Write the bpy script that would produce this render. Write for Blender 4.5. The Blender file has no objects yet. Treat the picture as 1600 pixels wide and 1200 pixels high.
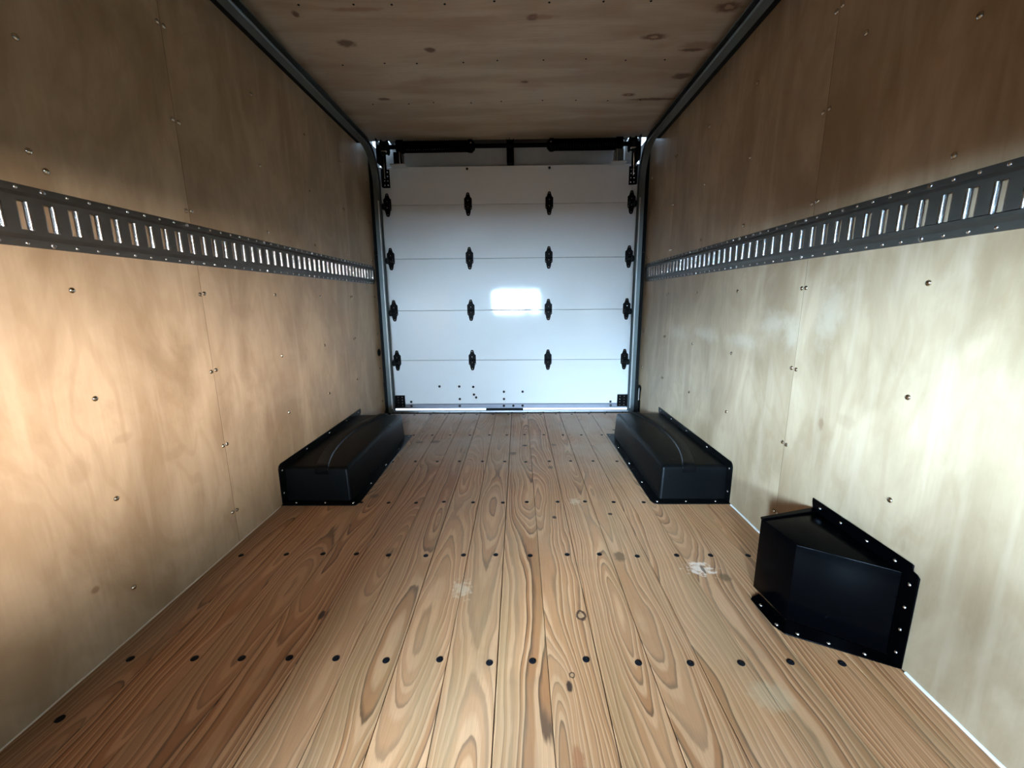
import bpy, bmesh, math, random
from mathutils import Vector, Matrix

random.seed(7)
S = bpy.context.scene
COL = S.collection
PI = math.pi

# ------------------------------------------------------------------ camera
cam_d = bpy.data.cameras.new('camera')
cam = bpy.data.objects.new('camera', cam_d); COL.objects.link(cam)
S.camera = cam
F_PX, PITCH, YAW, ROLL = 649.107, -0.199474, -0.016656, -0.008759
cam_d.sensor_fit = 'HORIZONTAL'; cam_d.sensor_width = 36.0
cam_d.lens = 36.0 * F_PX / 1600.0
cam_d.clip_start = 0.02; cam_d.clip_end = 200
fw = Vector((math.sin(YAW) * math.cos(PITCH), math.cos(YAW) * math.cos(PITCH), math.sin(PITCH)))
rt = fw.cross(Vector((0, 0, 1))).normalized(); up = rt.cross(fw)
r2 = rt * math.cos(ROLL) + up * math.sin(ROLL)
u2 = -rt * math.sin(ROLL) + up * math.cos(ROLL)
M = Matrix((r2, u2, -fw)).transposed().to_4x4()
M.translation = Vector((1.0657, 0.0, 0.8951))
cam.matrix_world = M

# ------------------------------------------------------------------ world, daylight, exposure
W = bpy.data.worlds.new('sky'); S.world = W
W.use_nodes = True
bg = W.node_tree.nodes['Background']
bg.inputs['Color'].default_value = (0.55, 0.76, 1.0, 1)
bg.inputs['Strength'].default_value = 5.0

def area(name, loc, direction, sx, sy, power, color, portal=False, spread=180):
    d = bpy.data.lights.new(name, 'AREA'); d.shape = 'RECTANGLE'; d.size = sx; d.size_y = sy
    d.energy = power; d.color = color; d.spread = math.radians(spread)
    if portal: d.cycles.is_portal = True
    o = bpy.data.objects.new(name, d); COL.objects.link(o)
    o.location = loc
    o.rotation_euler = Vector(direction).to_track_quat('-Z', 'Y').to_euler()
    return o

# lamps outside stand in for daylight, let in by an unseen cab behind the camera:
# windscreen, plus added left and right openings shaped to cut the light
WS = (0.58, 1.46, 0.66, 1.05, -2.0)        # windscreen opening x0 x1 z0 z1 at y
DL = (-1.45, -0.55, 0.75, 1.11, 0.10)      # left cab opening y0 y1 z0 z1 at x
PR = (-1.45, -0.45, 0.82, 1.18, 1.90)      # right cab opening
area('sky_through_windscreen', (1.06, -8.0, 1.47), (0, 1, 0), 2.6, 2.0, 4200.0, (0.52, 0.76, 1.0))
area('left_opening_lamp', (-0.80, -4.00, 2.25), (0.45, 0.89, 0), 2.0, 1.9, 17000.0, (0.45, 0.715, 1.0))
area('left_strip_lamp', (-2.5, -3.5, 1.25), (0.6, 0.8, 0), 2.0, 0.5, 3600.0, (0.45, 0.715, 1.0))  # added strip lamp, brightens the near part of the right wall
area('passenger_side_daylight', (4.2, -3.2, 1.40), (-2.3, 2.1, -0.25), 2.4, 0.56, 1950.0, (1.0, 0.92, 0.88))

S.view_settings.view_transform = 'Standard'
S.view_settings.look = 'None'
S.view_settings.exposure = 0.07
S.view_settings.gamma = 1.0
S.view_settings.use_curve_mapping = False

# ------------------------------------------------------------------ node helpers
class NT:
    def __init__(s, name):
        s.m = bpy.data.materials.new(name); s.m.use_nodes = True
        s.t = s.m.node_tree; s.b = s.t.nodes['Principled BSDF']
    def n(s, kind, **kw):
        x = s.t.nodes.new(kind)
        for k, v in kw.items(): setattr(x, k, v)
        return x
    def put(s, sock, v):
        if hasattr(v, 'node'): s.t.links.new(v, sock)
        elif isinstance(v, (tuple, list)) and len(v) == 3 and sock.type == 'RGBA': sock.default_value = (*v, 1)
        else: sock.default_value = v
    def math(s, op, a, b=None, c=None, clamp=False):
        x = s.n('ShaderNodeMath', operation=op, use_clamp=clamp)
        s.put(x.inputs[0], a)
        if b is not None: s.put(x.inputs[1], b)
        if c is not None: s.put(x.inputs[2], c)
        return x.outputs[0]
    def vec(s, op, a, b=None, out=0):
        x = s.n('ShaderNodeVectorMath', operation=op)
        s.put(x.inputs[0], a)
        if b is not None: s.put(x.inputs[1], b)
        return x.outputs['Value' if out else 'Vector']
    def noise(s, v, scale=1.0, detail=2.0, rough=0.5, dist=0.0):
        x = s.n('ShaderNodeTexNoise'); s.put(x.inputs['Vector'], v)
        x.inputs['Scale'].default_value = scale; x.inputs['Detail'].default_value = detail
        x.inputs['Roughness'].default_value = rough; x.inputs['Distortion'].default_value = dist
        return x.outputs['Fac']
    def mix(s, f, a, b, mode='MIX'):
        x = s.n('ShaderNodeMix', data_type='RGBA', blend_type=mode)
        s.put(x.inputs[0], f); s.put(x.inputs[6], a); s.put(x.inputs[7], b)
        return x.outputs[2]
    def remap(s, v, a, b, c=0.0, d=1.0, smooth=True):
        x = s.n('ShaderNodeMapRange', interpolation_type='SMOOTHSTEP' if smooth else 'LINEAR')
        s.put(x.inputs[0], v)
        for i, q in enumerate((a, b, c, d)): x.inputs[i + 1].default_value = q
        return x.outputs[0]
    def ramp(s, v, stops):
        x = s.n('ShaderNodeValToRGB'); s.put(x.inputs[0], v)
        e = x.color_ramp.elements
        while len(e) < len(stops): e.new(0.5)
        for q, (p, c) in zip(e, stops): q.position = p; q.color = (*c, 1)
        return x.outputs[0]
    def xyz(s, v):
        x = s.n('ShaderNodeSeparateXYZ'); s.put(x.inputs[0], v); return x.outputs
    def comb(s, a, b, c):
        x = s.n('ShaderNodeCombineXYZ')
        for i, q in enumerate((a, b, c)): s.put(x.inputs[i], q)
        return x.outputs[0]
    def bump(s, h, strength, dist):
        x = s.n('ShaderNodeBump'); s.put(x.inputs['Height'], h)
        x.inputs['Strength'].default_value = strength; x.inputs['Distance'].default_value = dist
        s.t.links.new(x.outputs[0], s.b.inputs['Normal'])
    def set(s, **kw):
        names = dict(color='Base Color', rough='Roughness', metal='Metallic', spec='Specular IOR Level',
                     coat='Coat Weight', coat_rough='Coat Roughness')
        for k, v in kw.items(): s.put(s.b.inputs[names[k]], v)
        return s.m

def plain(name, color, rough=0.5, metal=0.0, spec=0.5, var=0.08, scale=30.0, bump=0.0):
    t = NT(name)
    p = t.n('ShaderNodeTexCoord').outputs['Object']
    f = t.noise(p, scale, 4)
    lo = tuple(c * (1 - var) for c in color); hi = tuple(min(1, c * (1 + var)) for c in color)
    t.set(color=t.mix(f, lo, hi), rough=t.remap(f, 0.2, 0.8, rough * 0.85, min(1, rough * 1.15), False), metal=metal, spec=spec)
    if bump: t.bump(t.noise(p, scale * 12, 3), bump, 0.002)
    return t.m

# ---- pine floor boards: rings cut lengthwise, seeded per board by object colour
KNOTS = [  # x, y, radius x, radius y, kind
    (1.242, 1.048, .0125, .017, 'ring'), (1.182, .822, .0075, .016, 'dark'), (1.191, .852, .006, .008, 'ring'),
    (1.737, 1.217, .019, .020, 'brown'), (1.675, 1.262, .042, .034, 'scuff'), (1.180, .655, .013, .034, 'red'),
    (.487, 1.045, .010, .018, 'dark'), (1.640, .800, .050, .040, 'grey'), (.882, 1.160, .030, .040, 'pale'),
    (1.101, 2.48, .018, .014, 'dark'), (1.027, 2.345, .022, .026, 'brown'), (1.283, 2.49, .018, .018, 'brown'),
    (1.236, 2.133, .014, .020, 'brown'), (.522, 2.557, .030, .028, 'brown'), (.421, 2.546, .026, .02, 'brown'),
    (.386, 1.795, .020, .02, 'brown'), (1.212, 1.602, .010, .012, 'dark'), (1.45, 1.628, .010, .010, 'dark'),
    (1.731, 2.786, .016, .020, 'dark'), (1.320, 1.745, .030, .03, 'pale'), (.598, 1.36, .03, .03, 'swirl'),
    (1.42, 1.33, .02, .03, 'brown')]

def pine_floor():
    t = NT('pine_board')
    P = t.n('ShaderNodeTexCoord').outputs['Object']
    oi = t.n('ShaderNodeObjectInfo')
    c = t.n('ShaderNodeSeparateColor'); t.t.links.new(oi.outputs['Color'], c.inputs[0])
    seed, tint, hh = c.outputs[0], c.outputs[1], c.outputs[2]
    x, y, z = t.xyz(P)
    sd = t.math('MULTIPLY', seed, 97.0)
    n1 = t.noise(t.comb(t.math('MULTIPLY', x, 4.0), t.math('MULTIPLY', y, 1.3), sd), 1, 1.5, 0.4)
    n2 = t.noise(t.comb(t.math('MULTIPLY', x, 10.0), t.math('MULTIPLY', y, 2.2), t.math('ADD', sd, 13.0)), 1, 2, 0.5)
    n3 = t.noise(t.comb(t.math('MULTIPLY', x, 70.0), t.math('MULTIPLY', y, 9.0), t.math('ADD', sd, 31.0)), 1, 2, 0.5)
    u0 = t.math('MULTIPLY', t.math('SUBTRACT', t.math('FRACT', t.math('MULTIPLY', seed, 13.7)), 0.5), 0.16)
    u = t.math('ADD', t.math('SUBTRACT', x, u0), t.math('MULTIPLY', t.math('SUBTRACT', n2, 0.5), 0.05))
    slope = t.math('MULTIPLY', t.math('SUBTRACT', t.math('FRACT', t.math('MULTIPLY', seed, 5.3)), 0.5), 0.09)
    h = t.math('ADD', t.math('MULTIPLY', hh, 0.10), t.math('MULTIPLY', t.math('SUBTRACT', n1, 0.5), 0.17))
    h = t.math('ADD', h, t.math('MULTIPLY', t.math('SUBTRACT', y, 1.4), slope))
    r = t.math('SQRT', t.math('ADD', t.math('MULTIPLY', u, u), t.math('MULTIPLY', h, h)))
    ph = t.math('ADD', t.math('DIVIDE', r, 0.0105), t.math('MULTIPLY', n3, 0.32))
    ph = t.math('ADD', ph, t.math('MULTIPLY', t.noise(t.comb(t.math('MULTIPLY', r, 45.0), sd, 0.0), 1, 1), 2.2))
    ring = t.math('FRACT', ph)
    early = (0.48, 0.232, 0.105); mid = (0.295, 0.108, 0.035); late = (0.085, 0.029, 0.009)
    rows = t.remap(t.noise(t.comb(t.math('MULTIPLY', t.math('FLOOR', ph), 3.7), sd, 5.0), 1, 0), 0.35, 0.65, 0.5, 1.0)
    col = t.ramp(ring, [(0.0, early), (0.24, early), (0.42, mid), (0.72, mid), (0.88, late), (0.94, late), (1.0, early)])
    col = t.mix(rows, early, col)
    # broad honey patches between ring bands
    pb = t.noise(t.comb(t.math('MULTIPLY', x, 12.0), t.math('MULTIPLY', y, 1.6), t.math('ADD', sd, 51.0)), 1, 3)
    col = t.mix(t.remap(pb, 0.45, 0.75, 0.0, 0.5), col, (0.273, 0.155, 0.065))
    # fibres
    fb = t.noise(t.comb(t.math('MULTIPLY', x, 420.0), t.math('MULTIPLY', y, 9.0), sd), 1, 3, 0.6)
    col = t.mix(t.remap(fb, 0.3, 0.75, 0.0, 0.28), col, (0.149, 0.081, 0.037))
    # board to board tint
    col = t.mix(t.math('MULTIPLY', tint, 0.30), col, (0.186, 0.105, 0.05))
    # grey patches, lightened to paint in the cool light near the roll-up door
    Pw = t.n('ShaderNodeNewGeometry').outputs['Position']
    wx, wy, wz = t.xyz(Pw)
    d1 = t.noise(t.comb(t.math('MULTIPLY', wx, 2.2), t.math('MULTIPLY', wy, 1.8), 3.0), 1, 5, 0.6)
    rear_light = t.math('MULTIPLY', t.remap(d1, 0.36, 0.66), t.remap(wy, 1.5, 2.7, 0.10, 0.62))
    col = t.mix(rear_light, col, (0.40, 0.30, 0.215))
    d2 = t.noise(t.comb(t.math('MULTIPLY', wx, 6.0), t.math('MULTIPLY', wy, 5.0), 9.0), 1, 4, 0.65)
    col = t.mix(t.remap(d2, 0.55, 0.8, 0.0, 0.35), col, (0.124, 0.077, 0.043))
    # knots and marks
    wob = t.noise(Pw, 60.0, 2)
    wv = t.math('MULTIPLY', t.math('SUBTRACT', wob, 0.5), 0.9)
    for kx, ky, rx, ry, kind in KNOTS:
        q = t.vec('MULTIPLY', t.vec('SUBTRACT', Pw, (kx, ky, 0)), (1 / rx, 1 / ry, 0))
        d = t.math('ADD', t.vec('LENGTH', q, out=1), wv)
        if kind == 'ring':
            m = t.math('MULTIPLY', t.remap(d, 0.55, 0.8), t.remap(d, 1.3, 1.0))
            col = t.mix(t.remap(d, 1.1, 0.7, 0, 0.7), col, (0.33, 0.18, 0.085)); col = t.mix(m, col, (0.055, 0.022, 0.01))
        elif kind == 'dark': col = t.mix(t.remap(d, 1.2, 0.6, 0, .95), col, (0.028, 0.012, 0.007))
        elif kind == 'brown': col = t.mix(t.remap(d, 1.3, 0.6, 0, .85), col, (0.12, 0.065, 0.03))
        elif kind == 'swirl': col = t.mix(t.remap(d, 1.3, 0.4, 0, .35), col, (0.16, 0.085, 0.035))
        elif kind == 'red': col = t.mix(t.remap(d, 1.2, 0.7, 0, .6), col, (0.22, 0.07, 0.025))
        elif kind == 'scuff': col = t.mix(t.remap(t.math('ADD', d, t.math('MULTIPLY', wv, 2.6)), 1.2, 0.5, 0, .75), col, (0.62, 0.47, 0.36)); col = t.mix(t.remap(t.vec('LENGTH', t.vec('MULTIPLY', t.vec('SUBTRACT', Pw, (kx + .008, ky - .004, 0)), (170, 45, 0)), out=1), 1.2, 0.7, 0, .8), col, (0.06, 0.03, 0.015))
        elif kind == 'pale': col = t.mix(t.remap(t.math('ADD', d, t.math('MULTIPLY', wv, 2.6)), 1.2, 0.4, 0, .4), col, (0.60, 0.44, 0.29))
        else: col = t.mix(t.remap(d, 1.2, 0.6, 0, .35), col, (0.40, 0.29, 0.17))
    t.set(color=col, rough=t.remap(fb, 0.2, 0.8, 0.46, 0.62), spec=0.35)
    t.bump(t.math('ADD', t.math('MULTIPLY', ring, 0.5), fb), 0.12, 0.0015)
    return t.m

def birch_wall(name, spots):
    t = NT(name)
    P = t.n('ShaderNodeNewGeometry').outputs['Position']
    x, y, z = t.xyz(P)
    oi = t.n('ShaderNodeObjectInfo')
    sd = t.math('MULTIPLY', oi.outputs['Random'], 40.0)
    q = t.comb(sd, t.math('MULTIPLY', y, 2.6), t.math('MULTIPLY', z, 0.9))
    n = t.noise(q, 1.0, 3, 0.5, 0.4)
    cont = t.math('SINE', t.math('MULTIPLY', n, 75.0))
    bl = t.noise(t.comb(sd, t.math('MULTIPLY', y, 4.2), t.math('MULTIPLY', z, 2.2)), 1, 6, 0.6, 0.6)
    st = t.noise(t.comb(sd, t.math('MULTIPLY', y, 130.0), t.math('MULTIPLY', z, 5.0)), 1, 3, 0.6)
    col = t.mix(t.remap(bl, 0.3, 0.7), (0.265, 0.175, 0.097), (0.44, 0.315, 0.195))
    col = t.mix(t.remap(cont, 0.3, 1.0, 0.0, 0.22), col, (0.27, 0.165, 0.085))
    col = t.mix(t.remap(st, 0.3, 0.8, 0.0, 0.18), col, (0.26, 0.165, 0.09))
    b2 = t.noise(t.comb(t.math('ADD', sd, 5.0), t.math('MULTIPLY', y, 9.0), t.math('MULTIPLY', z, 7.0)), 1, 4, 0.65)
    col = t.mix(t.remap(b2, 0.56, 0.75, 0.0, 0.35), col, (0.26, 0.165, 0.09))
    b3 = t.noise(t.comb(t.math('ADD', sd, 9.0), t.math('MULTIPLY', y, 16.0), t.math('MULTIPLY', z, 1.4)), 1, 3, 0.6)
    col = t.mix(t.remap(b3, 0.52, 0.72, 0.0, 0.4), col, (0.46, 0.34, 0.225))
    wv = t.math('MULTIPLY', t.math('SUBTRACT', t.noise(P, 24.0, 4, 0.6), 0.5), 1.8)
    for ky, kz, ry, rz, k in spots:
        d = t.math('ADD', t.vec('LENGTH', t.vec('MULTIPLY', t.vec('SUBTRACT', P, (0, ky, kz)), (0, 1 / ry, 1 / rz)), out=1), wv)
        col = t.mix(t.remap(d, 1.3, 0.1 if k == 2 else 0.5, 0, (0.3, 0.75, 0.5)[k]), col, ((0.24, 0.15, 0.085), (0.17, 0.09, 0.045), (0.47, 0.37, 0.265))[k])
    rg = t.math('ADD', t.remap(bl, 0.3, 0.7, 0.30, 0.44), t.math('MULTIPLY', b2, 0.12))
    t.set(color=col, rough=rg, spec=0.3)
    t.bump(t.math('ADD', st, t.math('MULTIPLY', bl, 2.0)), 0.06, 0.002)
    return t.m

def ceiling_ply():
    t = NT('ceiling_plywood')
    P = t.n('ShaderNodeNewGeometry').outputs['Position']
    x, y, z = t.xyz(P)
    n = t.noise(t.comb(t.math('MULTIPLY', x, 1.1), t.math('MULTIPLY', y, 6.0), 2.0), 1, 4, 0.55, 0.5)
    st = t.noise(t.comb(t.math('MULTIPLY', x, 5.0), t.math('MULTIPLY', y, 120.0), 4.0), 1, 3, 0.6)
    bl = t.noise(t.comb(t.math('MULTIPLY', x, 3.0), t.math('MULTIPLY', y, 6.0), 8.0), 1, 4, 0.6)
    col = t.mix(t.remap(n, 0.35, 0.65), (0.39, 0.28, 0.18), (0.52, 0.40, 0.28))
    col = t.mix(t.remap(bl, 0.5, 0.75, 0.0, 0.5), col, (0.38, 0.20, 0.125))
    col = t.mix(t.remap(st, 0.35, 0.8, 0.0, 0.25), col, (0.29, 0.185, 0.115))
    wv = t.math('MULTIPLY', t.math('SUBTRACT', t.noise(P, 40.0, 3), 0.5), 1.1)
    for kx, ky, rx, ry, k in [(.32, 2.063, .040, .026, 1), (.675, 2.122, .024, .018, 1), (1.128, 1.916, .022, .020, 1),
                              (1.16, 1.915, .07, .014, 0), (1.657, 2.059, .050, .022, 2), (1.88, 2.13, .085, .035, 0),
                              (1.86, 2.16, .05, .012, 1), (1.899, 2.386, .045, .03, 1), (1.68, 2.573, .035, .018, 2),
                              (1.84, 2.63, .13, .016, 1), (1.885, 1.88, .05, .03, 2), (.322, 2.577, .035, .016, 1),
                              (1.105, 2.416, .02, .012, 1), (.20, 1.87, .014, .02, 1), (.45, 1.85, .10, .012, 0), (.26, 2.30, .16, .18, 3)]:
        d = t.math('ADD', t.vec('LENGTH', t.vec('MULTIPLY', t.vec('SUBTRACT', P, (kx, ky, 0)), (1 / rx, 1 / ry, 0)), out=1), wv)
        c = ((0.26, 0.13, 0.07), (0.10, 0.045, 0.022), (0.12, 0.05, 0.022), (0.40, 0.26, 0.17))[k]
        col = t.mix(t.remap(d, 1.35, 0.55, 0, (0.6, 0.85, 0.9, 0.35)[k]), col, c)
        if k == 2: col = t.mix(t.remap(d, 0.5, 0.25, 0, .8), col, (0.42, 0.26, 0.16))
    t.set(color=col, rough=0.6, spec=0.4)
    t.bump(st, 0.08, 0.002)
    return t.m

M_floor = pine_floor()
M_wallL = birch_wall('birch_plywood_left', [(.905, .190, .012, .010, 1), (.93, .50, .03, .04, 0), (1.05, .54, .03, .012, 0),
                                            (1.2, .44, .05, .02, 0), (1.62, .86, .09, .03, 0), (2.05, .62, .02, .02, 0)])
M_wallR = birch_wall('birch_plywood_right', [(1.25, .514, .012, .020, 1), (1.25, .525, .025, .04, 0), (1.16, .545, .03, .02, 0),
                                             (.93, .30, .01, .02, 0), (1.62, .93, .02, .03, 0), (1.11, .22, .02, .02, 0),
                                             (1.56, .80, .10, .06, 2), (1.75, .72, .14, .035, 2), (1.44, .78, .05, .08, 2),  # pale spots: bright sheen patches painted into the wall colour
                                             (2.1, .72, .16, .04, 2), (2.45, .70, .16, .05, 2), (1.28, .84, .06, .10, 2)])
M_ceil = ceiling_ply()
M_under = plain('subfloor_dark', (0.015, 0.012, 0.010), 0.9)
M_joint = plain('dark_panel_joint', (0.10, 0.055, 0.025), 0.9)
M_skin = plain('outer_skin', (0.02, 0.018, 0.016), 0.6)
M_black = plain('black_powder_coat', (0.0006, 0.0006, 0.0008), 0.2, 0, 0.03, 0.3, 60, 0.03)
M_plastic = plain('black_textured_plastic', (0.0020, 0.0021, 0.0021), 0.30, 0, 0.05, 0.2, 80, 0.015)
M_hinge = plain('black_painted_steel', (0.003, 0.003, 0.003), 0.45, 0, 0.06, 0.3)
M_stud = plain('dark_steel_stud', (0.05, 0.05, 0.055), 0.12, 0.6)
M_bolt = plain('dark_bolt', (0.004, 0.004, 0.005), 0.5, 0.0, 0.1, 0.3)
M_rivet = plain('bright_rivet', (0.78, 0.78, 0.78), 0.22, 1.0)
M_screw = plain('zinc_screw', (0.55, 0.50, 0.42), 0.14, 1.0)
M_rail = plain('grey_painted_rail', (0.052, 0.046, 0.037), 0.42, 0.3, 0.5, 0.2, 40)
M_chrome = plain('galvanised_lip', (0.80, 0.81, 0.82), 0.17, 1.0, 0.5, 0.05)
M_lip = plain('track_lip_highlight', (0.85, 0.85, 0.84), 0.42, 0.9)
M_track = plain('galvanised_track', (0.17, 0.20, 0.20), 0.36, 0.75, 0.4, 0.05, 6)
M_trackd = plain('dark_mounting_angle', (0.007, 0.008, 0.008), 0.6, 0.0, 0.12)
M_white = plain('white_glossy_laminate', (0.78, 0.77, 0.75), 0.06, 0, 0.6, 0.012, 4)
M_header = plain('grey_header_panel', (0.50, 0.49, 0.46), 0.4)
M_alu = plain('aluminium_sill', (0.80, 0.80, 0.80), 0.35, 0.7)
M_seal = plain('grey_bottom_rail', (0.30, 0.31, 0.36), 0.4, 0.2)
M_caulk = plain('white_sealant', (0.70, 0.66, 0.60), 0.45)
M_caulk2 = plain('tan_sealant', (0.62, 0.50, 0.38), 0.5)
M_cab = plain('cab_grey_lining', (0.02, 0.02, 0.022), 0.8)
M_ground = plain('asphalt', (0.06, 0.06, 0.055), 0.9, 0, 0.3, 0.2, 2)
M_label = plain('pale_print', (0.62, 0.62, 0.60), 0.6)

# ------------------------------------------------------------------ mesh helpers
class MB:
    def __init__(s): s.v = []; s.f = []
    def quad(s, a, b, c, d):
        i = len(s.v); s.v += [a, b, c, d]; s.f.append((i, i + 1, i + 2, i + 3)); return s
    def box(s, x0, x1, y0, y1, z0, z1):
        i = len(s.v)
        s.v += [(x0, y0, z0), (x1, y0, z0), (x1, y1, z0), (x0, y1, z0), (x0, y0, z1), (x1, y0, z1), (x1, y1, z1), (x0, y1, z1)]
        s.f += [tuple(i + k for k in q) for q in ((0, 3, 2, 1), (4, 5, 6, 7), (0, 1, 5, 4), (1, 2, 6, 5), (2, 3, 7, 6), (3, 0, 4, 7))]
        return s
    def prism(s, poly, a, b, axis='y'):
        """poly: 2D points; axis the extrusion direction from a to b. axis y: (x,z); z: (x,y); x: (y,z)"""
        def p(u, w):
            return {'y': lambda q: (q[0], w, q[1]), 'z': lambda q: (q[0], q[1], w), 'x': lambda q: (w, q[0], q[1])}[axis](u)
        i = len(s.v); n = len(poly)
        s.v += [p(q, a) for q in poly] + [p(q, b) for q in poly]
        s.f.append(tuple(i + k for k in range(n))); s.f.append(tuple(i + n + k for k in reversed(range(n))))
        s.f += [(i + k, i + n + k, i + n + (k + 1) % n, i + (k + 1) % n) for k in range(n)]
        return s
    def loft(s, rings, caps=True, closed=True):
        i = len(s.v); n = len(rings[0])
        for r in rings: s.v += [tuple(q) for q in r]
        for a in range(len(rings) - 1):
            for k in range(n if closed else n - 1):
                s.f.append((i + a * n + k, i + a * n + (k + 1) % n, i + (a + 1) * n + (k + 1) % n, i + (a + 1) * n + k))
        if caps:
            s.f.append(tuple(i + k for k in reversed(range(n))))
            s.f.append(tuple(i + (len(rings) - 1) * n + k for k in range(n)))
        return s
    def lathe(s, prof, origin=(0, 0, 0), axis=(0, 0, 1), n=12):
        """prof: (radius, height along axis)"""
        A = Vector(axis).normalized(); U = A.orthogonal().normalized(); V = A.cross(U); O = Vector(origin)
        rings = [[O + A * h + (U * math.cos(2 * PI * k / n) + V * math.sin(2 * PI * k / n)) * max(r, 1e-5) for k in range(n)] for r, h in prof]
        return s.loft(rings)
    def tube(s, pts, r, n=8):
        rings = []
        for k, p in enumerate(pts):
            a = Vector(pts[max(0, k - 1)]); b = Vector(pts[min(len(pts) - 1, k + 1)])
            t = (b - a).normalized(); U = t.cross(Vector((0.13, 0.31, 0.94))).normalized(); V = t.cross(U)
            rings.append([Vector(p) + (U * math.cos(2 * PI * j / n) + V * math.sin(2 * PI * j / n)) * r for j in range(n)])
        return s.loft(rings)
    def mesh(s, name, mat, bevel=0, seg=1, smooth=40):
        me = bpy.data.meshes.new(name)
        me.from_pydata([tuple(v) for v in s.v], [], s.f)
        bm = bmesh.new(); bm.from_mesh(me)
        bmesh.ops.remove_doubles(bm, verts=bm.verts, dist=1e-6)
        bmesh.ops.recalc_face_normals(bm, faces=bm.faces)
        if bevel:
            ed = [e for e in bm.edges if len(e.link_faces) == 2 and e.calc_face_angle(0) > 0.5]
            bmesh.ops.bevel(bm, geom=ed, offset=bevel, segments=seg, affect='EDGES', profile=0.5, clamp_overlap=True)
        bm.to_mesh(me); bm.free()
        if smooth:
            me.polygons.foreach_set('use_smooth', [True] * len(me.polygons))
            me.set_sharp_from_angle(angle=math.radians(smooth))
        me.materials.append(mat)
        return me
    def build(s, name, mat, parent=None, **kw):
        return link(name, s.mesh(name, mat, **kw), parent)

def link(name, me, parent=None, loc=None):
    o = bpy.data.objects.new(name, me); COL.objects.link(o)
    if parent: o.parent = parent
    if loc: o.location = loc
    return o
def tag(o, label=None, cat=None, kind=None, group=None):
    if label: o['label'] = label
    if cat: o['category'] = cat
    if kind: o['kind'] = kind
    if group: o['group'] = group
    return o
def thing(name, label, cat, loc=(0, 0, 0), group=None):
    o = bpy.data.objects.new(name, None); COL.objects.link(o); o.location = loc; o.empty_display_size = 0.1
    return tag(o, label, cat, None, group)
def struct(o, label, cat): return tag(o, label, cat, 'structure')
def at(o, p):
    """place a shared-mesh part at world point p under its (unrotated) ancestors"""
    off = Vector((0, 0, 0)); q = o.parent
    while q: off += q.location; q = q.parent
    o.location = Vector(p) - off
    return o

Y0, YE = -0.38, 3.235       # front and rear end of the cargo box
YW = 3.20                   # rear end of the wall lining
HC = 2.0                    # ceiling height

# ------------------------------------------------------------------ floor
floor = struct(MB().box(-0.02, 2.02, Y0, YE, -0.06, -0.034).build('floor', M_under), 'honey-brown pine board floor with rows of black bolts', 'floor')
seams = [0.0] + [0.118 + 0.1271 * k for k in range(15)] + [2.0]
bolt_me = MB().lathe([(0.0088, -0.002), (0.0092, 0.0006), (0.0082, 0.0014), (0.0030, 0.0017), (0.0026, 0.0009), (0.0, 0.0009)], n=14).mesh('bolt', M_bolt)
BOLT_X = [.059, .226, .352, .471, .599, .728, .859, .985, 1.101, 1.238, 1.357, 1.486, 1.620, 1.745, 1.870, 1.965]
BOLT_Y = [.437, .892, 1.337, 1.734, 2.216, 2.689, 3.205]
jit = random.Random(3)
for k in range(16):
    a, b = seams[k] + jit.choice((0.0007, 0.0010, 0.0015)), seams[k + 1] - 0.0009
    cx = (a + b) / 2; hw = (b - a) / 2
    zt = jit.uniform(-0.0008, 0.0)
    pl = MB().box(-hw, hw, Y0, YE, -0.034, zt).build('floor_board', M_floor, floor, bevel=0.0007)
    pl.location = (cx, 0, 0)
    pl.color = (jit.random(), jit.random(), jit.uniform(0.05, 0.75), 1)
    if k == 15: continue
    for y in BOLT_Y:
        if k in (0, 1, 14) and 1.70 < y < 2.70: continue      # under the wheel covers
        at(link('bolt', bolt_me, pl), (BOLT_X[k] + jit.uniform(-.006, .006), y + jit.uniform(-.006, .006), zt))
at(link('bolt', bolt_me, floor.children[0]), (.052, .735, 0))

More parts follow.
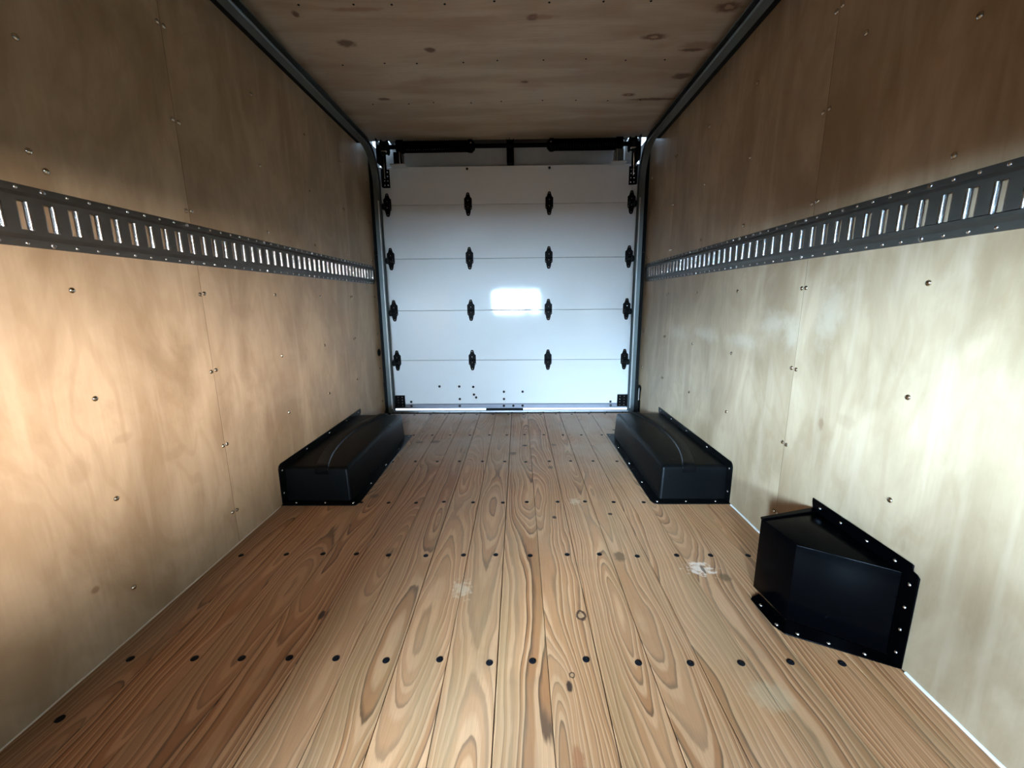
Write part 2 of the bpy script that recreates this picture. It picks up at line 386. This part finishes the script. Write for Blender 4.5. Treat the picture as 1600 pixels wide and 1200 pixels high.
# ------------------------------------------------------------------ walls
screw_prof = [(0.0074, 0.0), (0.0074, 0.0010), (0.0062, 0.0034), (0.0034, 0.0050), (0.0, 0.0054)]
screwL = MB().lathe(screw_prof, axis=(1, 0, 0), n=10).mesh('screw', M_screw)
screwR = MB().lathe(screw_prof, axis=(-1, 0, 0), n=10).mesh('screw', M_screw)
ROWS = [.130, .392, .660, .924, 1.187, 1.450, 1.714]
def wall(side):
    L = side == 'left'
    x0, x1 = (-0.03, -0.010) if L else (2.010, 2.03)
    w = struct(MB().box(x0, x1, Y0, 3.36, -0.06, 2.06).build('wall_' + side, M_skin),
               'birch plywood lining of the %s side of the cargo box' % side, 'wall')
    ys = [Y0, 0.142, 1.415, 2.691, YW] if L else [Y0, 0.132, 1.407, 2.672, YW]
    for i in range(4):
        a, b = ys[i] + 0.0009, ys[i + 1] - 0.0009
        p0, p1 = (-0.010, 0.0) if L else (2.0, 2.010)
        m = MB()
        if i == 3:   # last sheet is notched at the bottom rear corner
            m.prism([(a, 0.0), (b - 0.10, 0.0), (b - 0.05, 0.012), (b - 0.02, 0.035), (b, 0.045), (b, HC), (a, HC)], p0, p1, 'x')
        else: m.box(p0, p1, a, b, 0.0, HC)
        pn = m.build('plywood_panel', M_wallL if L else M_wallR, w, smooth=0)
        if i: MB().box(p0, p1 - .0003 if L else p1, ys[i] - .001, ys[i] + .001, 0, HC).build('joint_filler', M_joint, w, smooth=0) if L else MB().box(p0 + .0003, p1, ys[i] - .001, ys[i] + .001, 0, HC).build('joint_filler', M_joint, w, smooth=0)
        cols = [[-0.26], [.165 if L else .155, .57, .998 if L else .984, 1.404 if L else 1.396],
                [1.426 if L else 1.418, 1.845 if L else 1.827, 2.265 if L else 2.241, 2.680 if L else 2.660],
                [2.702 if L else 2.684, 3.13]][i]
        for cy in cols:
            for cz in ROWS:
                if cz < .2 and 1.70 < cy < 2.70: continue
                if (not L) and cz < .3 and .86 < cy < 1.24: continue
                at(link('screw', screwL if L else screwR, pn),
                   (0.0 if L else 2.0, cy + jit.uniform(-.003, .003), cz + jit.uniform(-.003, .003)))
    return w
wallL, wallR = wall('left'), wall('right')
# two odd screws
at(link('screw', screwL, wallL.children[1]), (0, .972, 1.222))
at(link('screw', screwR, wallR.children[1]), (2.0, 1.288, 1.587))

# ceiling: plywood sheets on a roof skin, screwed to the roof bows
ceil = struct(MB().box(-0.03, 2.03, Y0, YW, HC + 0.010, HC + 0.03).box(0.155, 1.845, YW, 3.283, HC + 0.004, HC + 0.03).build('ceiling', M_skin), 'knotty plywood ceiling of the cargo box', 'ceiling')
cs = MB().lathe([(0.0048, 0.0), (0.0048, -0.0008), (0.003, -0.002), (0.0, -0.0024)], n=8).mesh('screw', M_bolt)
for a, b in ((Y0, 0.585), (0.585, YW)):
    pn = MB().box(0.0, 2.0, a + .001, b - .001, HC, HC + 0.010).build('plywood_panel', M_ceil, ceil, bevel=.0008, smooth=0)
    for cy in (0.10, 1.035, 1.43, 1.828, 2.225, 2.63):
        if a < cy < b:
            for cx in (.24, .435, .60, .80, .985, 1.20, 1.40, 1.575, 1.77):
                at(link('screw', cs, pn), (cx + jit.uniform(-.012, .012), cy + jit.uniform(-.01, .01), HC))

# front of the box: unseen bulkhead and cab lining, added to shape the lamp light
front = struct(MB().box(0.0, 2.0, Y0 - 0.03, Y0, 1.66, 2.0).box(0.0, 0.25, Y0 - 0.03, Y0, 0, 1.66).box(1.75, 2.0, Y0 - 0.03, Y0, 0, 1.66)
               .build('wall_front', M_cab), 'unseen front bulkhead and cab lining shaping the light behind the camera', 'wall')
def pierced(u0, u1, v0, v1, a0, a1, b0, b1, mk):
    mk(u0, a0, v0, v1); mk(a1, u1, v0, v1); mk(a0, a1, v0, b0); mk(a0, a1, b1, v1)
yc0, yc1 = -2.0, Y0 - 0.03
m = MB(); pierced(yc0, yc1, -0.1, 1.70, DL[0], DL[1], DL[2], DL[3], lambda a, b, c, d: m.box(0.08, 0.12, a, b, c, d)); m.build('cab_side_panel', M_cab, front)
m2 = MB(); pierced(yc0, yc1, -0.1, 1.70, PR[0], PR[1], PR[2], PR[3], lambda a, b, c, d: m2.box(1.88, 1.92, a, b, c, d)); m2.build('cab_side_panel', M_cab, front)
m3 = MB(); pierced(0.08, 1.92, -0.1, 1.70, WS[0], WS[1], WS[2], WS[3], lambda a, b, c, d: m3.box(a, b, yc0 - .03, yc0, c, d)); m3.build('cab_dash_panel', M_cab, front)
MB().box(0.08, 1.92, yc0 - .03, yc1, 1.66, 1.72).build('cab_roof', M_cab, front)
MB().box(0.08, 1.92, yc0 - .03, yc1, -0.10, -0.04).build('cab_floor', M_cab, front)

MB().box(1.165, 1.315, -1.93, -1.85, .56, .80).build('seat_headrest', M_cab, front, bevel=.03, seg=3)

ground = struct(MB().box(-40, 40, -40, 40, -1.0, -0.9).build('ground', M_ground), 'dark asphalt ground outside the truck', 'ground')

# ------------------------------------------------------------------ rear frame
struct(MB().box(0.0, 0.034, YW + .004, 3.36, 0.0, 1.985).build('trim_1', M_trackd), 'dark rear corner post left of the roll-up door', 'post')
struct(MB().box(1.966, 2.0, YW + .004, 3.36, 0.0, 1.985).build('trim_2', M_trackd), 'dark rear corner post right of the roll-up door', 'post')
hd = MB().box(0.155, 1.845, 3.285, 3.34, 1.80, 2.11).box(0.066, 0.155, 3.285, 3.34, 1.80, 2.024).box(1.845, 1.934, 3.285, 3.34, 1.80, 2.024).box(0.155, 1.845, 3.205, 3.30, 2.09, 2.11)
struct(hd.build('trim_3', M_header, bevel=.002), 'grey header panel above the roll-up door', 'header')
sill = struct(MB().box(0.0, 2.0, YE, 3.258, -0.05, 0.004).build('trim_4', M_trackd, bevel=.001), 'black steel strip closing the floor at the rear door', 'strip')
bs = MB().lathe([(0.008, 0), (0.008, .002), (.005, .004), (0, .0042)], n=8).mesh('bolt', M_bolt)
for k in range(15): at(link('bolt', bs, sill), (.12 + .1271 * k, 3.244, .004))
struct(MB().prism([(3.258, -0.05), (3.258, 0.016), (3.264, 0.022), (3.48, 0.022), (3.48, -0.05)], 0.0, 2.0, 'x').build('trim_5', M_alu), 'bright aluminium threshold under the roll-up door', 'sill')

# ------------------------------------------------------------------ roll-up door
DF = 3.25
door = struct(MB().box(0.04, 1.96, DF + .025, DF + .034, 0.05, 1.84).build('door_1', M_skin), 'closed white sectional roll-up door with black hinges', 'door')
JZ = [0.076, .432, .820, 1.205, 1.587, 1.848]
for i in range(5):
    MB().box(0.036, 1.964, DF, DF + .024, JZ[i] + .0008, JZ[i + 1] - .0008).build('door_panel', M_white, door, bevel=.0045, seg=3, smooth=0)
rail_b = MB().prism([(DF - .004, .040), (DF - .004, .074), (DF + .026, .076), (DF + .026, .040)], 0.05, 1.95, 'x').build('bottom_rail', M_seal, door, bevel=.002)
MB().box(.80, 1.10, DF - .006, DF + .012, .020, .038).build('seal_block', M_trackd, door, bevel=.002)
bolt_d = MB().lathe([(0.0100, 0), (0.0100, .0015), (.0085, .0050), (.005, .0080), (0, .009)], axis=(0, -1, 0), n=12).mesh('carriage_bolt', M_stud)
for x, z in [(.43, .221), (.589, .220), (.701, .216), (.705, .153), (.722, .129), (.590, .117), (.946, .175), (1.096, .175), (.946, .115), (.196, .095), (1.80, .090)]:
    at(link('carriage_bolt', bolt_d, door), (x, DF, z))
for x in (.589, .945, 1.021, 1.095, .198, 1.801): at(link('carriage_bolt', bolt_d, rail_b), (x, DF - .004, .060))
bolt_k = MB().lathe([(0.0085, 0), (0.0085, .003), (.004, .006), (0, .006)], axis=(0, -1, 0), n=10).mesh('bolt', M_bolt)
for x in (.70, 1.295): at(link('bolt', bolt_k, door), (x, DF, 1.828))

def hinge_outline(s):   # half height .082, widest .028
    h = [(.0, .082), (.009, .080), (.012, .070), (.018, .050), (.0285, .040), (.0285, -.032), (.020, -.040), (.016, -.062), (.011, -.078), (0, -.082)]
    return [(x, z) for x, z in h] + [(-x, z) for x, z in reversed(h[1:-1])]
plate_me = MB().prism(hinge_outline(1), 0.0, -0.004, 'y').mesh('hinge_plate', M_hinge, bevel=.0008)
knuckle_me = MB().lathe([(.0085, -.026), (.0085, .026)], axis=(1, 0, 0), origin=(0, -.009, 0), n=12).mesh('knuckle', M_hinge)
leaf_me = MB().box(-.019, .019, -.012, -.004, .004, .036).box(-.020, .020, -.010, -.004, -.030, -.004).mesh('leaf_fold', M_hinge, bevel=.0015)
stud_me = MB().lathe([(.0042, -.004), (.0042, -.0055), (.002, -.0075), (0, -.0078)][::1], axis=(0, 1, 0), n=8).mesh('stud', M_rivet)
roller_me = MB().lathe([(.004, -.03), (.004, .012), (.021, .012), (.023, .015), (.023, .023), (.020, .027), (.006, .027), (0, .027)], axis=(1, 0, 0), origin=(0, -.036, -.010), n=14).mesh('roller', M_trackd)
bracket_me = MB().prism([(-.028, -.012), (.028, -.012), (.028, -.004), (.024, .004), (-.024, .004), (-.028, -.004)], 0, -.005, 'y').box(-.022, -.018, -.05, -.004, -.022, .004).box(.018, .022, -.05, -.004, -.022, .004).mesh('roller_bracket', M_hinge)
def hinge(x, z, side):
    h = link('hinge', plate_me, door); at(h, (x, DF, z))
    for nm, me in (('knuckle', knuckle_me), ('leaf_fold', leaf_me)):
        at(link(nm, me, h), (x, DF, z))
    for dx, dz in ((0, .070), (0, .024), (-.0215, -.027), (.0215, -.027), (0, -.018), (0, -.068)):
        at(link('stud', stud_me, h), (x + dx, DF - (.0 if abs(dz) > .06 or dx else .006), z + dz))
    if side:
        at(link('roller_bracket', bracket_me, h), (x, DF, z - .002))
        r = at(link('roller', roller_me, h), (x, DF, z - .006))
        if side < 0: r.rotation_euler = (0, 0, 0); r.scale = (-1, 1, 1)
for z in JZ[1:5]:
    for x, sd in ((.105, -1), (.700, 0), (1.296, 0), (1.895, 1)): hinge(x, z, sd)
def corner_bracket(x0, x1, z0, z1, sd):
    b = MB().box(x0, x1, DF - .005, DF, z0, z1).box(x0 if sd < 0 else x1 - .005, x0 + .005 if sd < 0 else x1, DF - .034, DF - .005, z0, z1).build('corner_bracket', M_hinge, door, bevel=.001)
    n = 4
    for k in range(n):
        for q in (.28, .72):
            at(link('stud', stud_me, b), (x0 + (x1 - x0) * q, DF - .001, z0 + (z1 - z0) * (k + .6) / (n + .3)))
corner_bracket(.082, .135, 1.705, 1.830, -1); corner_bracket(1.868, 1.921, 1.705, 1.830, 1)
corner_bracket(.070, .148, .052, .150, -1); corner_bracket(1.852, 1.930, .052, .150, 1)

# ------------------------------------------------------------------ roller tracks
def track(side):
    L = side == 'left'
    sx = (lambda x: x) if L else (lambda x: 2.0 - x)
    t = thing('roller_track', 'galvanised steel door track along the %s wall and ceiling' % side, 'track', (sx(.05), 3.18, 0))
    # centre line in (y, z); profile in (x, n) with n towards the inside of the bend
    path = [(3.186, .030), (3.186, 1.70)]
    R, cy, cz = .235, 3.186 - .235, 1.70
    path += [(cy + R * math.cos(a), cz + R * math.sin(a)) for a in [PI / 2 * k / 12 for k in range(1, 13)]]
    path += [(2.2, 1.935), (1.0, 1.935), (-.34, 1.935)]
    # C section, open to the middle of the door: web on the wall side, curled lips
    prof = [(.036, -.024), (.074, -.024), (.078, -.019), (.077, -.014), (.074, -.0155), (.0745, -.0195), (.0725, -.0215), (.0388, -.0215),
            (.0388, .0215), (.0725, .0215), (.0745, .0195), (.074, .0155), (.077, .014), (.078, .019), (.074, .024), (.036, .024)]
    rings = []
    for k, (y, z) in enumerate(path):
        a = path[max(0, k - 1)]; b = path[min(len(path) - 1, k + 1)]
        d = Vector((0, b[0] - a[0], b[1] - a[1])).normalized(); nn = Vector((0, -d.z, d.y))  # left of travel = inside of bend
        rings.append([Vector((sx(px), y, z)) + nn * pn for px, pn in prof])
    c = MB().loft(rings).build('channel', M_track, smooth=35); c.parent = t; at(c, (0, 0, 0))
    lp = MB().tube([(sx(.067), 3.1605, .06), (sx(.067), 3.1605, 1.60)], .0044, 8).build('lip_highlight', M_lip, t); at(lp, (0, 0, 0))  # added pale tube, stands in for the highlight along the track edge
    ang = MB().box(min(sx(.0005), sx(.034)), max(sx(.0005), sx(.034)), -.34, 3.0, 1.924, 1.930).box(min(sx(.0005), sx(.006)), max(sx(.0005), sx(.006)), -.34, 3.0, 1.930, 1.985)
    g = ang.build('mounting_angle', M_trackd, t); at(g, (0, 0, 0))
    for z in (.25, .75, 1.25):
        q = MB().box(min(sx(.006), sx(.036)), max(sx(.006), sx(.036)), 3.178, 3.194, z - .02, z + .02).build('track_clip', M_trackd, t); at(q, (0, 0, 0))
    return t
trackL, trackR = track('left'), track('right')

# ------------------------------------------------------------------ counterbalance above the door
cb = thing('spring_counterbalance', 'black torsion spring shaft with two coils mounted above the white door', 'spring shaft', (1.015, 3.15, 1.95))
AY, AZ = 3.15, 1.945
def p(o): return at(o, (0, 0, 0))
p(MB().lathe([(.0145, .10), (.0145, 1.90)], origin=(0, AY, AZ), axis=(1, 0, 0), n=14).build('shaft', M_black, cb))
for a, b, e in ((.25, .735, 1), (1.765, 1.305, -1)):
    n = 300; pts = []
    turns = 30
    for k in range(turns * 12 + 1):
        f = k / (turns * 12); an = 2 * PI * k / 12
        pts.append((a + (b - a) * f, AY + .033 * math.cos(an), AZ + .033 * math.sin(an)))
    sp = p(MB().tube(pts, .0078, 6).build('torsion_spring', M_black, cb))
    cn = p(MB().lathe([(.018, -.018), (.040, -.014), (.0425, -.004), (.0425, .016), (.036, .022), (.026, .034), (.018, .036), (.015, .036)],
                      origin=(b, AY, AZ), axis=(e, 0, 0), n=18).build('winding_cone', M_black, cb))
    p(MB().lathe([(.005, 0), (.005, .012), (0, .013)], origin=(b + e * .012, AY - .040, AZ + .004), axis=(0, -1, 0), n=8).build('set_screw', M_rivet, cn))
    p(MB().lathe([(.030, 0), (.044, .006), (.044, .05), (.030, .056), (.015, .056)], origin=(a - e * .03, AY, AZ), axis=(e, 0, 0), n=18).build('winding_cone', M_black, cb))
br = p(MB().box(.990, 1.040, 3.160, 3.166, 1.835, 1.985).box(.990, .995, 3.140, 3.166, 1.835, 1.985).box(1.035, 1.040, 3.140, 3.166, 1.835, 1.985).box(.990, 1.040, 3.14, 3.285, 1.852, 1.858).build('center_bracket', M_black, cb, bevel=.001))
p(MB().lathe([(.030, -.024), (.030, .024)], origin=(1.015, AY, AZ), axis=(1, 0, 0), n=16).build('bearing', M_black, br))
p(MB().lathe([(.006, 0), (.006, .006), (0, .008)], origin=(1.010, 3.12, 1.978), axis=(0, -1, 0), n=8).build('bolt', M_rivet, br))
for sd in (0, 1):
    sx = (lambda x: x) if not sd else (lambda x: 2.0 - x)
    bx = lambda m, x0, x1, *r: m.box(min(sx(x0), sx(x1)), max(sx(x0), sx(x1)), *r)
    eb = p(bx(bx(MB(), .096, .101, 3.09, 3.22, 1.83, 1.985), .096, .128, 3.205, 3.212, 1.80, 1.985).build('end_bracket', M_hinge, cb, bevel=.001))
    dr = p(MB().lathe([(.015, 0), (.050, 0), (.052, .003), (.043, .008), (.041, .036), (.048, .042), (.048, .046), (.018, .05)], origin=(sx(.118), AY, AZ - .004), axis=(1 if not sd else -1, 0, 0), n=20).build('cable_drum', M_trackd, cb))
    box = p(bx(MB(), .205, .262, 3.12, 3.19, 1.828, 1.905).build('anchor_bracket', M_hinge if not sd else M_track, cb, bevel=.002))
    p(bx(bx(MB(), .180, .285, 3.105, 3.20, 1.822, 1.827), .250, .256, 3.10, 3.12, 1.827, 1.90).build('anchor_plate', M_chrome, cb, bevel=.0008))
    p(bx(MB(), .128, .165, 3.095, 3.112, 1.900, 1.908).build('bracket_edge', M_chrome, cb, bevel=.0008))
    p(MB().tube([(sx(.124), AY + .02, AZ - .046), (sx(.118), 3.18, 1.84), (sx(.108), 3.215, 1.76)], .0022, 6).build('lift_cable', M_chrome, cb))
    p(MB().tube([(sx(.262), 3.12, 1.90), (sx(.272), 3.10, 1.87), (sx(.276), 3.11, 1.83)], .0022, 6).build('lift_cable', M_chrome, cb))

# ------------------------------------------------------------------ slotted cargo rails on both walls
def lip_mesh(sg):
    """rolled edges of one slot: two quarter rounds curling from the rail face back to the wall, face at x=0 pointing sg*+x"""
    m = MB(); r = .0095; n = 6
    for e in (1, -1):
        rings = []
        for zz in (-.0295, .0295):
            out = []
            for k in range(n + 1):
                a = PI / 2 * k / n
                out.append((-sg * (r - r * math.cos(a)), e * (.0128 - .0068 * math.sin(a) ), zz))
            for k in range(n, -1, -1):
                a = PI / 2 * k / n
                out.append((-sg * (r - (r - .0012) * math.cos(a)), e * (.0142 - .0068 * math.sin(a)), zz))
            rings.append(out)
        m.loft(rings)
    return m.mesh('slot_lip', M_chrome, smooth=60)
rail_rivet = [(.0042, 0), (.0042, .0006), (.0032, .0018), (.0012, .0024), (0, .0025)]
def rail(side):
    L = side == 'left'; sg = 1 if L else -1
    X = (lambda d: d) if L else (lambda d: 2.0 - d)
    t = thing('cargo_rail', 'dark grey slotted steel cargo rail running along the %s plywood wall' % side, 'rail', (X(0), 1.4, 1.082))
    pitch = .05155; y_first = .9265 if L else .866
    k0 = -24; k1 = 43
    ys = [y_first + pitch * k for k in range(k0, k1)]
    ys = [y for y in ys if y < 3.125]
    ya, yb = -.34, 3.145
    cs_ = [(.0006, 1.0170), (.0030, 1.0175), (.0034, 1.0185), (.0034, 1.0330), (.0050, 1.0352), (.0110, 1.0410), (.0120, 1.0430)]
    m = MB()
    full = cs_ + [(d, 2.164 - z) for d, z in reversed(cs_)]
    for i in range(len(full) - 1):
        (d0, z0), (d1, z1) = full[i], full[i + 1]
        if i == len(cs_) - 1: continue      # face strip is built with its slots below
        m.quad((X(d0), ya, z0), (X(d0), yb, z0), (X(d1), yb, z1), (X(d1), ya, z1))
    f = .0120; zb, zt = 1.0430, 1.1210; s0, s1 = 1.0520, 1.1110
    m.quad((X(f), ya, zb), (X(f), yb, zb), (X(f), yb, s0), (X(f), ya, s0))
    m.quad((X(f), ya, s1), (X(f), yb, s1), (X(f), yb, zt), (X(f), ya, zt))
    e = [ya] + [v for y in ys for v in (y - .0130, y + .0130)] + [yb]
    for i in range(0, len(e), 2):
        m.quad((X(f), e[i], s0), (X(f), e[i + 1], s0), (X(f), e[i + 1], s1), (X(f), e[i], s1))
    for yy in (ya, yb):     # end caps
        m.quad((X(0), yy, 1.0172), (X(f), yy, zb), (X(f), yy, zt), (X(0), yy, 1.1468))
    b = m.build('rail_body', M_rail, t, smooth=25); at(b, (0, 0, 0))
    lip = lip_mesh(sg)
    rv = MB().lathe(rail_rivet, axis=(sg, 0, 0), n=8).mesh('rivet', M_rivet)
    bigr = MB().lathe([(.0062, 0), (.0062, .001), (.0048, .0026), (0, .0032)], axis=(sg, 0, 0), n=10).mesh('rivet', M_rivet)
    for i, y in enumerate(ys):
        if y < .35: continue      # behind the view
        at(link('slot_lip', lip, t), (X(f - .0002), y, 1.0815))
        for z in (1.0250, 1.1390):
            at(link('rivet', bigr if i % 8 == (1 if L else 3) else rv, t), (X(.0034), y + .0008, z))
    return t
railL, railR = rail('left'), rail('right')

# ------------------------------------------------------------------ wheel covers
rv_up = MB().lathe([(.0055, 0), (.0055, .001), (.004, .003), (0, .0042)], n=10).mesh('rivet', M_rivet)
def wheel_cover(side):
    L = side == 'left'
    X = (lambda d: d) if L else (lambda d: 2.0 - d)      # d = distance from the wall
    dy = -.012 if L else .0
    t = thing('wheel_cover', 'black plastic wheel arch cover riveted to the floor and %s wall' % side, 'wheel cover', (X(.15), 2.2 + dy, 0))
    def q(o): return at(o, (0, 0, 0))
    y0, y1 = 1.752 + dy, 2.662 + dy
    # shell: drafted box open to the wall, rounded top edges
    def ring(z, ins, r):
        a, b, d = y0 + ins, y1 - ins, .304 - ins
        pts = [(.004, a)]
        for k in range(5): an = -PI / 2 + PI / 2 * k / 4; pts.append((d - r + r * math.cos(an), a + r + r * math.sin(an)))
        for k in range(5): an = PI / 2 * k / 4; pts.append((d - r + r * math.cos(an), b - r + r * math.sin(an)))
        pts.append((.004, b))
        return [(X(px), py, z) for px, py in pts]
    rings = [ring(.0, 0, .016), ring(.004, .001, .016)]
    rings += [ring(.148, .010, .014), ring(.156, .013, .012), ring(.160, .019, .009), ring(.162, .028, .006)]
    m = MB().loft(rings, caps=False, closed=False)
    m.f.append(tuple(range(len(m.v) - len(rings[0]), len(m.v))))
    q(m.build('shell', M_plastic, t, smooth=50))
    # floor flange with rounded corner, and wall flange
    c = .03
    pts = [(.0015, y0 - .042), (.345 - c, y0 - .042), (.345 - .010, y0 - .038), (.345, y0 - .042 + c), (.345, y1 + .028), (.0015, y1 + .028)]
    q(MB().prism([(X(a), b) for a, b in pts], .001, .006, 'z').build('floor_flange', M_plastic, t, bevel=.0015))
    pts = [(y0 - .034, .006), (y0 - .034, .170), (y0 - .028, .184), (y0 - .016, .1905), (y1 + .028, .1905), (y1 + .028, .1675), (y1 + .012, .150), (y1 + .012, .006)]
    q(MB().prism(pts, X(.0008), X(.0068), 'x').build('wall_flange', M_plastic, t, bevel=.0015))
    # raised arched rib on the top
    o_, i_ = [], []
    for k in range(25):
        y = y0 + .012 + (y1 - y0 - .024) * k / 24
        bow = .088 * ((y - (y0 + y1) / 2) / ((y1 - y0) / 2)) ** 2
        o_.append((.066 + bow, y)); i_.append((.118 + bow, y))
    pts = o_ + i_[::-1]
    rb = MB()
    for k in range(24):
        a, b, c2, d2 = o_[k], o_[k + 1], i_[k + 1], i_[k]
        zt = .1685
        rings = None
        if k == 0: R = []
        R.append([(X(a[0] - .005), a[1], .160), (X(a[0]), a[1], zt), (X(d2[0]), d2[1], zt), (X(d2[0] + .005), d2[1], .160)])
    R.append([(X(o_[24][0] - .005), o_[24][1], .160), (X(o_[24][0]), o_[24][1], zt), (X(i_[24][0]), i_[24][1], zt), (X(i_[24][0] + .005), i_[24][1], .160)])
    # the rib rolls over the front edge of the shell
    f0 = R[0]
    R.insert(0, [(v[0], y0 + .002, v[2] - .012) for v in f0]); R.insert(0, [(v[0], y0 + .004, v[2] - .030) for v in f0])
    q(rb.loft(R).build('arch_rib', M_plastic, t, bevel=.0012, smooth=50))
    side_rv = MB().lathe([(.0055, 0), (.0055, .001), (.004, .003), (0, .0042)], axis=(1 if L else -1, 0, 0), n=10).mesh('rivet', M_rivet)
    for y, z in ((y0 - .018, .052), (y0 - .014, .158), (1.965 + dy, .176), (2.22 + dy, .176), (2.45 + dy, .176), (2.64 + dy, .176)):
        at(link('rivet', side_rv, t), (X(.0068), y, z))
    for a, y in ((.318, y0 - .024), (.19, y0 - .022), (.058, y0 - .022), (.327, 1.93 + dy), (.327, 2.17 + dy), (.327, 2.42 + dy), (.327, 2.655 + dy)):
        at(link('rivet', rv_up, t), (X(a), y, .006))
    return t
wheel_cover('left'); wheel_cover('right')

# ------------------------------------------------------------------ angled filler-pipe cover, right wall
fc = thing('filler_cover', 'black angled sheet-metal box riveted to the floor and right wall nearest the camera', 'cover', (1.9, 1.06, 0))
def q(o): return at(o, (0, 0, 0))
A, B, C, D = (1.999, .912), (1.816, 1.030), (1.800, 1.168), (1.999, 1.226)      # plan of the body, front wall edge first
zt = .238
def shrink(pts, k): return pts
q(MB().prism([A, B, C, D], 0.004, zt, 'z').build('body', M_black, fc, bevel=.0022, seg=2))
# folded seam along the rear top edge
q(MB().prism([(C[0] - .001, C[1] - .010), (C[0] - .001, C[1] + .002), (D[0], D[1] + .004), (D[0], D[1] - .018)], zt - .002, zt + .0045, 'z').build('folded_seam', M_black, fc, bevel=.001))
# floor flange following the plan, wall flanges
q(MB().prism([(1.999, .872), (1.992, .874), (1.783, .979), (1.768, 1.010), (1.763, 1.113), (1.772, 1.122), (1.80, 1.135), (1.816, 1.030), (1.999, .912)], .0008, .0045, 'z').build('floor_flange', M_black, fc, bevel=.0008))
wf = [(.871, .004), (.871, .250), (.879, .256), (.890, .258), (.890, .272), (.897, .2735), (1.233, .2735), (1.233, .262), (1.226, .236), (.912, .236), (.912, .004)]
q(MB().prism(wf, 1.9985, 1.9945, 'x').build('wall_flange', M_black, fc, bevel=.0008))
rr = MB().lathe([(.0048, 0), (.0048, .001), (.0034, .003), (0, .004)], axis=(-1, 0, 0), n=10).mesh('rivet', M_rivet)
for y, z in ((.890, .222), (.891, .160), (.891, .098), (.890, .034), (.935, .255), (1.020, .255), (1.112, .255), (1.196, .255)):
    at(link('rivet', rr, fc), (1.9945, y, z))
for x, y in ((1.815, .978), (1.876, .947), (1.942, .914), (1.778, 1.085), (1.779, 1.010)):
    at(link('rivet', rv_up, fc), (x, y, .0045))

# ------------------------------------------------------------------ sealant beads, latch, grommet
def bead(name, x, spans, r, mat, label):
    m = MB()
    for a, b in spans:
        n = max(4, int((b - a) / .04)); rg = random.Random(5)
        pts = [(x + rg.uniform(-.0006, .0006), a + (b - a) * k / n, r * .25) for k in range(n + 1)]
        m.tube(pts, r, 8)
    return struct(m.build(name, mat), label, 'sealant')
bead('trim_6', 1.9985, [(-.35, .862), (1.240, 1.705), (2.70, 3.19)], .0042, M_caulk, 'white sealant bead along the foot of the right wall')
bead('trim_7', .0012, [(-.35, 1.69), (2.69, 3.19)], .0024, M_caulk2, 'thin tan sealant line along the foot of the left wall')

lt = thing('door_latch_strap', 'small black pull strap with rounded top beside the door bottom right corner', 'strap', (1.975, 3.17, .02))
pts = [(-.020, 0), (.020, 0), (.020, .17)] + [(.030 * math.cos(a), .195 + .028 * math.sin(a)) for a in [PI * k / 8 for k in range(9)]] + [(-.020, .17)]
o = MB().prism([(3.135 + a, .026 + b) for a, b in pts], 1.987, 1.997, 'x').build('strap_body', M_plastic, lt, bevel=.003); at(o, (0, 0, 0))
o = MB().box(1.9855, 1.9872, 3.118, 3.130, .130, .225).build('printed_strip', M_label, lt); at(o, (0, 0, 0))
o = MB().box(1.955, 1.987, 3.11, 3.15, .007, .03).build('strap_foot', M_trackd, lt, bevel=.003); at(o, (0, 0, 0))

gr = MB().lathe([(.026, 0), (.028, .003), (.026, .008), (.016, .010), (.013, .004), (0, .004)], origin=(0, 0, 0), axis=(1, 0, 0), n=18).build('cable_grommet', M_plastic)
gr.location = (0.0003, 3.130, .512)
tag(gr, 'small black round rubber grommet on left wall beside the door track', 'grommet')
